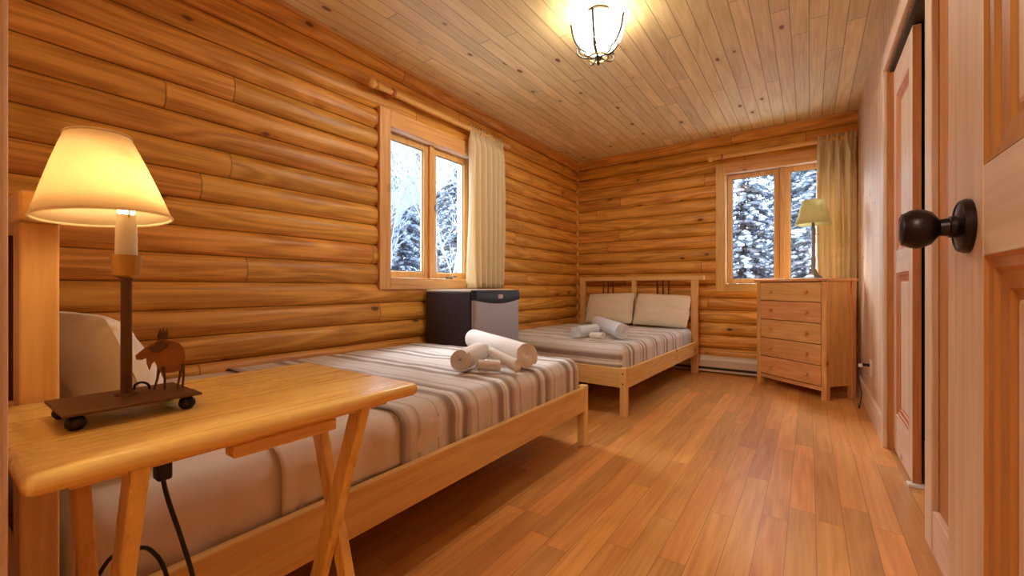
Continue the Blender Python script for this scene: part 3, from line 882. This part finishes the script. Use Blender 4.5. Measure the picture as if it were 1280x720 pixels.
# ------------------------------------------------------------------ chest of drawers across the corner
A = math.atan2(-.437, .518)
ch = thing('chest_of_drawers', 'pine chest of five drawers standing diagonally in the far right corner', 'chest of drawers', (-.148, 4.412, 0), A)
DW, DD, DH = .678, .315, .98
hx = DW/2
for x in (-hx, hx-.042):
    for y in (0, DD-.042):
        b = B(); b.box(x, x+.042, y, y+.042, 0, DH-.024, .003); b.build('corner_post', M['chestZ'], ch)
for x in (-hx+.012, hx-.030):
    b = B(); b.box(x, x+.018, .042, DD-.042, .105, DH-.024, .001); b.build('side_panel', M['chestZ'], ch)
b = B(); b.box(-hx+.042, hx-.042, DD-.020, DD-.008, .10, DH-.024); b.build('back_panel', M['chestX'], ch)
b = B(); b.box(-hx-.016, hx+.016, -.014, DD+.002, DH-.024, DH, .004); b.build('top', M['chestX'], ch)
b = B(); b.box(-hx+.042, hx-.042, .006, .026, .068, .100, .002); b.build('plinth_rail', M['chestX'], ch)
zs = [.104, .272, .442, .612, .784, .952]
for i in range(5):
    d = B(); d.box(-hx+.045, hx-.045, -.001, .018, zs[i]+.003, zs[i+1]-.003, .003); dr = d.build('drawer', M['chestX'], ch)
    q = B(); q.box(-hx+.055, hx-.055, .018, DD-.03, zs[i]+.012, zs[i+1]-.03); q.build('drawer_box', M['chestX'], dr)
    for x in (-.175, .175):
        k = B(); k.lathe([(.009, 0), (.008, -.008), (.011, -.013), (.0165, -.018), (.0175, -.024), (.014, -.029), (0, -.031)], (x, -.001, (zs[i]+zs[i+1])/2), 20, 'Y')
        k.build('knob', M['chestY'], dr, smooth=True)

# lamp on the chest
l2 = thing('table_lamp', 'slim pewter table lamp with pale green cream shade on the chest of drawers', 'lamp', (.028, 4.53, DH), A)
b = B()
b.box(-.075, .075, -.06, .06, 0, .008, .003); b.build('base_plate', M['pewter'], l2)
b = B(); b.rings([[(sx*w, sy*w, z) for sx, sy in ((-1, -1), (1, -1), (1, 1), (-1, 1))] for w, z in ((.052, .008), (.046, .018), (.030, .034), (.021, .060), (.017, .085))]); b.build('flared_foot', M['pewter'], l2)
b = B(); b.lathe([(.015, .085), (.015, .165), (.020, .172), (.020, .182), (.015, .190), (.0145, .42), (.019, .425), (.019, .432), (.013, .436), (.012, .52)], n=18); b.build('pole', M['pewter'], l2, smooth=True)
b = B(); b.tube([(-.055, 0, .385), (.055, 0, .385)], .0035, 8); b.build('cross_bar', M['pewter'], l2, smooth=True)
b = B(); b.lathe([(.012, .52), (.022, .545), (.026, .565), (.018, .59), (.003, .60)], n=18); b.build('bulb', M['white'], l2, smooth=True)
b = B(); b.rings([[(r*math.cos(2*PI*i/40), r*math.sin(2*PI*i/40), z) for i in range(40)] for r, z in ((.132, .478), (.112, .55), (.094, .62), (.080, .682))], False, False)
s2 = b.build('lamp_shade', M['shade_cool'], l2, smooth=True, auto=80, solid=.002)
for r, z in ((.132, .478), (.080, .682)):
    b = B(); b.tube([(r*math.cos(2*PI*i/40), r*math.sin(2*PI*i/40), z) for i in range(41)], .003, 6, False); b.build('shade_trim', M['shade_cool'], s2, smooth=True)
b = B()
for k in range(3):
    a = 2*PI*k/3; b.tube([(0, 0, .655), (.086*math.cos(a), .086*math.sin(a), .655)], .0015, 6)
b.tube([(0, 0, .59), (0, 0, .668)], .003, 6); b.build('shade_harp', M['pewter'], l2, smooth=True)

# outlet, plug and cord by the chest
ot = thing('wall_outlet', 'white wall outlet low on the right wall beside the chest of drawers', 'outlet', (XR, 3.93, .33))
b = B(); b.box(-.006, 0, -.036, .036, -.058, .058, .002); b.build('cover_plate', M['white'], ot)
for z in (-.02, .02):
    b = B(); b.box(-.0075, -.005, -.016, .016, z-.014, z+.014, .001); b.build('socket', M['enamel'], ot)
pc = thing('power_plug', 'dark plug with hanging cord in the outlet beside the chest of drawers', 'plug', (XR-.0075, 3.93, .35))
b = B(); b.box(-.040, 0, -.010, .010, -.010, .010, .003); b.build('plug_body', M['bronze'], pc)
b = B(); b.box(-.062, -.040, -.009, .009, -.018, .006, .004); b.build('plug_cap', M['white'], pc)
b = B(); b.tube(catmull([(-.058, 0, -.012), (-.062, .02, -.06), (-.052, .05, -.14), (-.040, .06, -.22), (-.045, .09, -.30), (-.050, .12, -.343), (-.04, .30, -.346)], 8), .0035, 8); b.build('cord', M['black'], pc, smooth=True)

# baseboard heater
ht = thing('baseboard_heater', 'cream electric baseboard heater along the foot of the back wall', 'heater', (-1.75, 4.865, 0))
b = B(); b.rings([[(x, y, z) for y, z in ((.060, .012), (.010, .012), (.0, .020), (.0, .035), (.012, .040), (.012, .060), (.002, .066), (.002, .135), (.012, .142), (.022, .162), (.050, .180), (.060, .180))] for x in (0, 1.46)])
b.build('casing', M['enamel'], ht, bevel=.0015)
b = B(); b.box(.02, 1.44, .004, .012, .040, .060); b.build('air_slot', M['dark'], ht)
for x in (-.004, 1.446):
    b = B(); b.box(x, x+.018, -.002, .060, .006, .183, .003); b.build('end_cap', M['enamel'], ht)

# ------------------------------------------------------------------ ceiling light
cl = thing('ceiling_light', 'glowing glass bowl ceiling light in a scrolled iron frame', 'ceiling light', (-1.007, 2.31, ZC))
b = B(); b.lathe([(.002, -.001), (.065, -.001), (.066, -.010), (.055, -.018), (.018, -.024), (.010, -.030), (.009, -.060)], n=32); b.build('canopy', M['iron'], cl, smooth=True)
b = B(); b.tube([(0, 0, -.055), (0, 0, -.275)], .006, 10); b.build('stem', M['iron'], cl, smooth=True)
def bowl_r(t): return .148*math.sin(min(PI/2, .18+t*1.39))**.62
prof = [(.148*math.cos(a)**.75 if a < 1.5 else .012, -.075-.165*math.sin(a)) for a in [PI/2*i/14 for i in range(15)]]
b = B(); b.lathe(prof, n=40, cap=False); bo = b.build('glass_bowl', M['bowl'], cl, smooth=True, auto=80, solid=.003)
for k in range(5):
    a = math.radians(-78+72*k); ca, sa = math.cos(a), math.sin(a)
    pts = [(r+.006, z) for r, z in prof[1:12]]
    b = B(); P3 = [(ca*.0, 0, 0)]
    path = [(.162, -.070), (.157, -.078)]+pts[1:]+[(.080, -.243), (.045, -.262), (.012, -.266)]
    b.tube(catmull([(ca*r, sa*r, z) for r, z in path], 3), .0056, 8)
    b.build('frame_rib', M['iron'], cl, smooth=True)
    b = B()
    sp = [(.030, -.264), (.062, -.268), (.095, -.262), (.118, -.244), (.126, -.222), (.116, -.208), (.104, -.216), (.107, -.228)]
    b.tube(catmull([(ca*r, sa*r, z) for r, z in sp], 5), [.0048]*36, 8)
    b.build('scroll', M['iron'], cl, smooth=True)
b = B(); b.tube([(.055*math.cos(2*PI*i/36), .055*math.sin(2*PI*i/36), -.268) for i in range(37)], .005, 8, False); b.build('hoop', M['brass'], cl, smooth=True)
b = B(); b.lathe([(.004, -.250), (.020, -.258), (.024, -.268), (.016, -.278), (.008, -.284), (.012, -.292), (.010, -.302), (.003, -.312), (0, -.316)], n=24); b.build('finial', M['iron'], cl, smooth=True)
# ------------------------------------------------------------------ outdoors: snow, trees
def ground():
    b = B(); n = 60; rows = []
    for j in range(n+1):
        row = []
        for i in range(n+1):
            x, y = -26+44*i/n, -8+40*j/n
            dx = max(0, XL-.5-x); dy = max(0, y-YB-.5)
            d = math.hypot(dx, dy)
            z = -.35+.21*d+.25*noise.noise(Vector((x*.35, y*.35, 3)))*min(1, d/2)
            if x > XL-.4 and y < YB+.4: z = -.5
            row.append((x, y, z))
        rows.append(row)
    b.rings(rows, False, False, closed=False)
    return struct(b.build('snow_ground', M['snow'], smooth=True, auto=180))
ground()
def gz(x, y):
    d = math.hypot(max(0, XL-.5-x), max(0, y-YB-.5))
    return -.35+.21*d
OCT = [(1, 0, 0), (-1, 0, 0), (0, 1, 0), (0, -1, 0), (0, 0, 1), (0, 0, -1)]
def ico():
    bm = bmesh.new(); bmesh.ops.create_icosphere(bm, subdivisions=1, radius=1)
    v = [x.co.copy() for x in bm.verts]; f = [[q.index for q in p.verts] for p in bm.faces]; bm.free(); return v, f
IV, IF = ico()
def mesh_obj(name, V, F, mat, parent, smooth):
    me = bpy.data.meshes.new(name); me.from_pydata(V, [], F); me.materials.append(mat)
    if smooth:
        for p in me.polygons: p.use_smooth = True
    o = bpy.data.objects.new(name, me); COL.objects.link(o); o.parent = parent
    return o
def conifer(seed, H, Rm):
    rnd = random.Random(seed)
    t = thing('snowy_spruce', '', 'tree')
    b = B(); b.tube([(0, 0, -.3), (0.02, 0, H*.5), (0, 0, H)], [.13, .08, .01], 10); b.build('trunk', M['bark'], t, smooth=True)
    nv, nf, sv, sf = [], [], [], []
    z = .25
    while z < H*.97:
        L0 = Rm*(1-z/H)**.8+.12
        nb = 7 if z < H*.7 else 5
        a0 = rnd.uniform(0, 6)
        for k in range(nb):
            a = a0+2*PI*k/nb+rnd.uniform(-.25, .25); L = L0*rnd.uniform(.75, 1.1)
            dx, dy = math.cos(a), math.sin(a)
            zb = z+rnd.uniform(-.14, .14); dr = rnd.uniform(.35, .62)
            P = lambda s: Vector((dx*L*s, dy*L*s, zb+L*(.10*s-dr*s*s)))
            ns = max(5, int(L/.055))
            for i in range(1, ns+1):
                s = i/ns; p = P(s)
                for sd in (-1, 1):
                    tl = (.30*(1-s)+.08)*rnd.uniform(.7, 1.2)*min(1, .4+2*s)
                    aa = a+sd*rnd.uniform(.5, 1.0)
                    q = p+Vector((math.cos(aa)*tl, math.sin(aa)*tl, -tl*rnd.uniform(.15, .7)))
                    sdv = Vector((-math.sin(aa), math.cos(aa), 0))*.020
                    up = Vector((0, 0, .020)); m = p.lerp(q, .45); n0 = len(nv)
                    nv += [p, m+sdv-up, m-sdv-up, m+up, q]
                    nf += [(n0, n0+1, n0+3), (n0, n0+3, n0+2), (n0, n0+2, n0+1), (n0+4, n0+3, n0+1), (n0+4, n0+2, n0+3), (n0+4, n0+1, n0+2)]
                if rnd.random() < .62 and s > .15:
                    sx = rnd.choice((.045, .06, .08, .12))*rnd.uniform(.7, 1.2)*(1.2-.5*s); n0 = len(sv)
                    c = p+Vector((rnd.uniform(-.05, .05), rnd.uniform(-.05, .05), .025))
                    for v in IV: sv.append(c+Vector((v.x*sx, v.y*sx, v.z*sx*.55)))
                    sf += [tuple(x+n0 for x in f) for f in IF]
        z += rnd.uniform(.16, .24)
    mesh_obj('foliage', nv, nf, M['needles'], t, False)['kind'] = 'stuff'
    mesh_obj('snow_load', sv, sf, M['snow'], t, True)['kind'] = 'stuff'
    return t
def bare(seed, H):
    rnd = random.Random(seed)
    t = thing('bare_tree', '', 'tree')
    b = B(); fb = B()
    def grow(bb, p, d, L, r, lv):
        pts = [p]; q = p.copy(); dd = d.copy()
        for i in range(4):
            dd = (dd+Vector((rnd.uniform(-.16, .16), rnd.uniform(-.16, .16), rnd.uniform(-.02, .12)))).normalized()
            q = q+dd*L/4; pts.append(q.copy())
        bb.tube(pts, [r*(1-.15*i) for i in range(5)], 6 if lv < 2 else 4)
        if lv >= 4: return
        for i in range(1, 5):
            for _ in range(2 if lv else 1):
                nd = (dd+Vector((rnd.uniform(-1, 1), rnd.uniform(-1, 1), rnd.uniform(-.15, .5)))*.9).normalized()
                grow(fb, pts[i], nd, L*rnd.uniform(.42, .62), max(.004, r*.48), lv+1)
    grow(b, Vector((0, 0, -.2)), Vector((0, 0, 1)), H, .05, 0)
    b.build('trunk', M['bark'], t, smooth=True)
    fb.build('twigs', M['frost'], t)['kind'] = 'stuff'
    return t
cA, cB = conifer(3, 6.5, 1.5), conifer(8, 8.5, 1.9)
bT = bare(5, 2.3)
used = set()
def place(proto, x, y, rz, s, label, group):
    if proto.name in used: o = copy_tree(proto)
    else: o = proto; used.add(proto.name)
    o.location = (x, y, gz(x, y)-.05); o.rotation_euler = (0, 0, rz); o.scale = (s, s, s)
    o['label'] = label
    if group: o['group'] = group
    elif 'group' in o: del o['group']
GB, GL = 'spruces farther back behind the back window', 'spruces farther back beyond the left window'
FB, FL = 'snow covered spruce farther back behind the window by the chest of drawers', 'snow covered spruce farther back beyond the window by the fridge'
# behind the back window
for x, y, r, s, pr, lb in ((-.95, 8.3, .3, .62, cA, 'snow laden spruce filling the left pane of the window by the chest of drawers'),
                           (.15, 8.0, 2.0, .50, cB, 'snow laden spruce in the right pane behind the pewter lamp'),
                           (1.75, 8.6, 4.1, .58, cA, FB), (-.3, 11.0, 1.0, .62, cB, FB), (2.6, 11.6, 3.0, .7, cB, FB), (-2.6, 11.4, 5.0, .75, cA, FB), (.7, 14.2, .6, .9, cB, FB)):
    place(pr, x, y, r, s, lb, GB if lb == FB else None)
# beyond the left window
for x, y, r, s, pr, lb in ((-7.4, 8.2, .8, .62, cB, 'snow covered spruce in the right pane of the window by the fridge'),
                           (-9.4, 7.9, 2.4, .75, cA, 'snow covered spruce in the left pane of the window by the fridge'),
                           (-7.6, 4.6, 1.2, .55, cA, FL), (-10.9, 11.4, 4.4, .9, cB, FL), (-10.6, 4.8, 2.2, .7, cB, FL), (-13.4, 8.0, 5.2, 1.0, cA, FL), (-14.5, 12.6, 5.2, 1.0, cB, FL)):
    place(pr, x, y, r, s, lb, GL if lb == FL else None)
for x, y, r, s, lb in ((-5.9, 4.5, .4, 1.0, 'bare frosted tree at the left edge of the window by the fridge'),
                       (-5.0, 5.25, 2.9, 1.5, 'bare frosted tree in the right pane of the window by the fridge'),
                       (-8.2, 6.6, 4.2, 1.4, 'tall bare frosted tree farther back in the left pane of the window by the fridge')):
    place(bT, x, y, r, s, lb, None)

# ------------------------------------------------------------------ light
w = bpy.data.worlds.new('World'); sc.world = w; w.use_nodes = True
bg = w.node_tree.nodes['Background']; bg.inputs[0].default_value = (.74, .86, 1.0, 1); bg.inputs[1].default_value = WORLD
def light(name, typ, loc, energy, col, size=.1, rot=(0, 0, 0), **kw):
    l = bpy.data.lights.new(name, typ); l.energy = energy; l.color = col
    if typ == 'POINT': l.shadow_soft_size = size
    for k, v in kw.items(): setattr(l, k, v)
    o = bpy.data.objects.new(name, l); COL.objects.link(o); o.location = loc; o.rotation_euler = rot
    return o
light('ceiling_bulb', 'POINT', (-1.007, 2.31, ZC-.115), E_CEIL*.09, (1, .80, .50), .045)
light('ceiling_bulb_down', 'SPOT', (-1.007, 2.31, ZC-.16), E_CEIL, (1, .94, .84), shadow_soft_size=.06, spot_size=math.radians(176), spot_blend=.12)
light('lamp_bulb', 'POINT', tuple(lp.location+Vector((px-.016, py-.011, .335))*LS), E_LAMP, (1, .74, .42), .03)
light('hall_fill', 'POINT', (-.25, -1.15, 2.25), E_HALL_FILL, (1, .94, .86), .16)  # added fill light behind the camera
sun = light('sun', 'SUN', (-8, 8, 9), E_SUN, (.86, .93, 1.0), angle=math.radians(55))
sun.rotation_euler = Vector((.72, -.62, -.72)).to_track_quat('-Z', 'Y').to_euler()
for nm, loc, rot, sx, sy in (('window_portal', (-2.60, (W1[0]+W1[1])/2, (W1[2]+W1[3])/2), (0, -PI/2, 0), W1[3]-W1[2], W1[1]-W1[0]),
                             ('window_portal', ((W2[0]+W2[1])/2, 5.09, (W2[2]+W2[3])/2), (-PI/2, 0, 0), W2[1]-W2[0], W2[3]-W2[2])):
    o = light(nm, 'AREA', loc, 1, (1, 1, 1), rot=rot, shape='RECTANGLE', size=sx, size_y=sy)
    o.data.cycles.is_portal = True

# ------------------------------------------------------------------ camera and view
cam = bpy.data.cameras.new('Camera'); co = bpy.data.objects.new('Camera', cam); COL.objects.link(co)
cam.sensor_width = 36; cam.lens = 36*528.6/1280; cam.clip_start = .01
co.location = (0, 0, .9); co.rotation_euler = (PI/2, 0, math.radians(35.1))
sc.camera = co
vs = sc.view_settings
vs.view_transform = 'Standard'; vs.look = 'None'; vs.gamma = 1; vs.use_curve_mapping = False; vs.exposure = EXPO
sc.cycles.use_denoising = True
sc.cycles.max_bounces = 10; sc.cycles.diffuse_bounces = 6; sc.cycles.transmission_bounces = 6; sc.cycles.transparent_max_bounces = 12
sc.cycles.caustics_reflective = False; sc.cycles.caustics_refractive = False; sc.cycles.sample_clamp_indirect = 6
